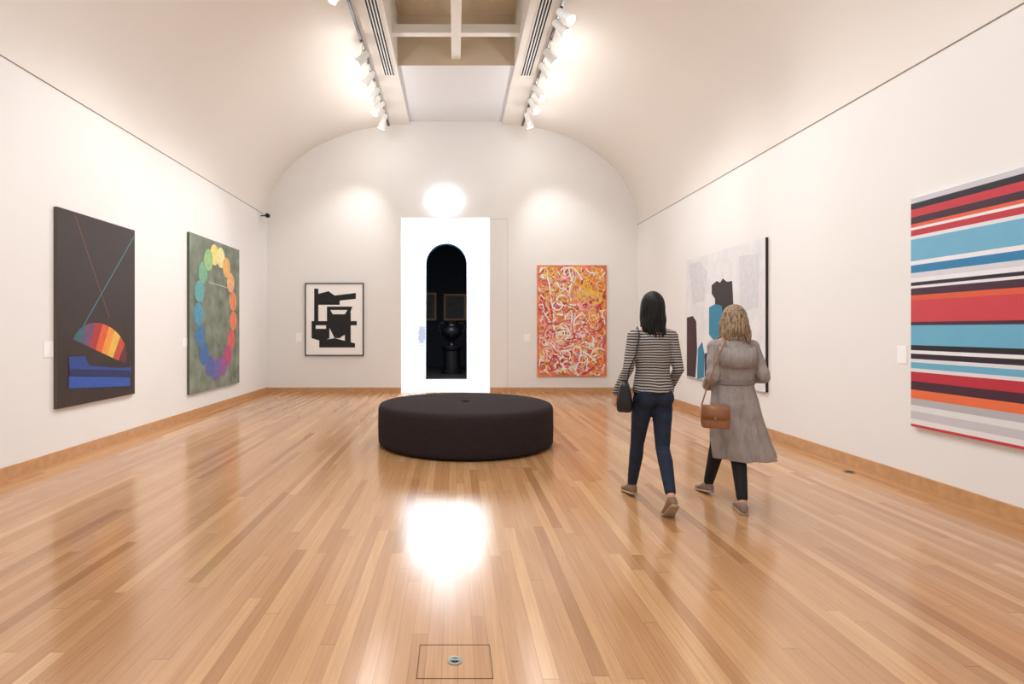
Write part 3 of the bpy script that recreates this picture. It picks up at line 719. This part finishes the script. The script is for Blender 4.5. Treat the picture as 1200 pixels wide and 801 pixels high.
V=[];F=[]
loft(V,F,[(0.375,0.085,-0.01,0.235,0.2),(0.43,0.072,-0.01,0.228,0.192),(0.55,0.046,-0.005,0.212,0.178),(0.7,0.022,0,0.194,0.163),(0.82,0.006,-0.005,0.18,0.148),(0.93,0,0,0.163,0.126),(0.98,0,0,0.154,0.118),(1.03,0,0,0.16,0.122),(1.15,0,0,0.172,0.13),(1.22,0,0,0.172,0.122),(1.28,0,0,0.138,0.1),(1.32,0,0,0.085,0.075),(1.35,0,0,0.062,0.062)],96,rip)
for k in 'LR':
    sx=-1 if k=='L' else 1
    chain(V,F,[(sx*0.05,0,1.285),J['sh'+k]],[0.055,0.06])
    el=Vector(J['el'+k]); wr=Vector(J['wr'+k]); sh=Vector(J['sh'+k])
    pts=[sh]+[sh.lerp(el,f) for f in (0.3,0.5,0.7,0.88)]+[el]+[el.lerp(wr,f) for f in (0.3,0.5,0.72,0.93)]
    chain(V,F,pts,[0.06,0.056,0.060,0.052,0.058,0.05,0.055,0.047,0.051,0.045])
coat=remeshed(V,F,'trench_coat',coatm,0.006,1,parent=p2,off=off2)
V=[];F=[]
loft(V,F,[(1.315,0,-0.005,0.078,0.072),(1.33,0,-0.005,0.09,0.085),(1.36,0,-0.002,0.078,0.074),(1.385,0,0,0.066,0.066),(1.375,0,0,0.055,0.055)],32)
remeshed(V,F,'collar',coatm,0.004,2,parent=coat,off=off2)
V=[];F=[]
loft(V,F,[(0.962,0,0,0.161,0.126),(0.967,0,0,0.165,0.130),(1.0,0,0,0.165,0.130),(1.005,0,0,0.161,0.126)],48); 
V=[v+Vector(off2) for v in V]; obj_from(V,F,'belt',mat('belt_cloth',(136,124,118),0.85),smooth=False,parent=coat)
V=[];F=[]
rows=[(1.27,0.105),(1.2,0.138),(1.12,0.146)]
for z,d_ in rows:
    for i in range(13):
        a_=-1.0+2.0*i/12; V.append(Vector((0.185*math.sin(a_)*0.95,-(d_)*math.cos(a_*0.9),z-0.02*math.cos(a_*1.5)))+Vector(off2))
for j in range(2):
    for i in range(12): F.append((j*13+i,j*13+i+1,(j+1)*13+i+1,(j+1)*13+i))
o=obj_from(V,F,'back_yoke',coatm,smooth=True,parent=coat); md=o.modifiers.new('s','SOLIDIFY'); md.thickness=0.006
hair(J['hc'],off2,1.30,0.014,120,hair_mat('hair_blonde',(88,68,50),(184,158,126),0.6),p2,seed=5,spread=0.02,r=(0.086,0.106,0.114),lr=0.008,taper=0.004,smooth=1,rag=0.04)
grey=mat('shoe_grey',(136,116,100),0.7,0.1)
shoe(off2,(-0.085,0.25),0.08,10,grey,cream,p2,0.95)
shoe(off2,(-0.045,-0.235),-0.25,0,grey,cream,p2,0.95)
brown=mat('tan_leather',(150,98,64),0.45,0.12,12,bump=0.1)
bag(off2,(-0.235,-0.2,0.73),(0.21,0.08,0.17),math.radians(-24),brown,
    [(-0.32,-0.15,0.81),(-0.275,-0.145,0.95),(-0.225,-0.14,1.08),(-0.175,-0.13,1.2),(-0.11,-0.1,1.31),(-0.09,0.0,1.35),(-0.1,0.08,1.32),(-0.12,0.145,1.2)],
    'tan leather crossbody bag with flap at a walker\'s hip',True)

# ---------------------------------------------------------------- lights
def area(name,loc,rot,sx,sy,e,c=(0.96,0.98,1.0)):
    l=bpy.data.lights.new(name,'AREA'); l.shape='RECTANGLE'; l.size=sx; l.size_y=sy; l.energy=e; l.color=c
    o=bpy.data.objects.new(name,l); COL.objects.link(o); o.location=loc; o.rotation_euler=rot; return o
for y in (0.0,3.0,6.0): area('overhead_fill',(0,y,6.0),(0,0,0),1.7,1.7,100)  # unseen fill lamps added overhead; the ceiling slot itself is dark
area('passage_lamp',(-0.2,12.0*K,3.85),(0,0,0),1.6,2.4,150,(0.95,0.98,1.0))
area('dark_room_fill',(0,15.8*K,4.5),(0,0,0),1.0,1.0,4,(0.8,0.88,1.0))  # dim fill added to make the gilt frames visible
w=bpy.data.worlds.new('World'); S.world=w; w.use_nodes=True
w.node_tree.nodes['Background'].inputs[0].default_value=(0.94,0.975,1.0,1); w.node_tree.nodes['Background'].inputs[1].default_value=0.68

cam=bpy.data.cameras.new('camera'); cam.sensor_width=36; cam.lens=36*FPX/1200; cam.shift_x=(600-CX)/1200; cam.shift_y=-(400.5-CY)/1200
cam.clip_start=0.05
co=bpy.data.objects.new('camera',cam); COL.objects.link(co); co.location=(0,0,H); co.rotation_euler=(math.pi/2,0,0); S.camera=co
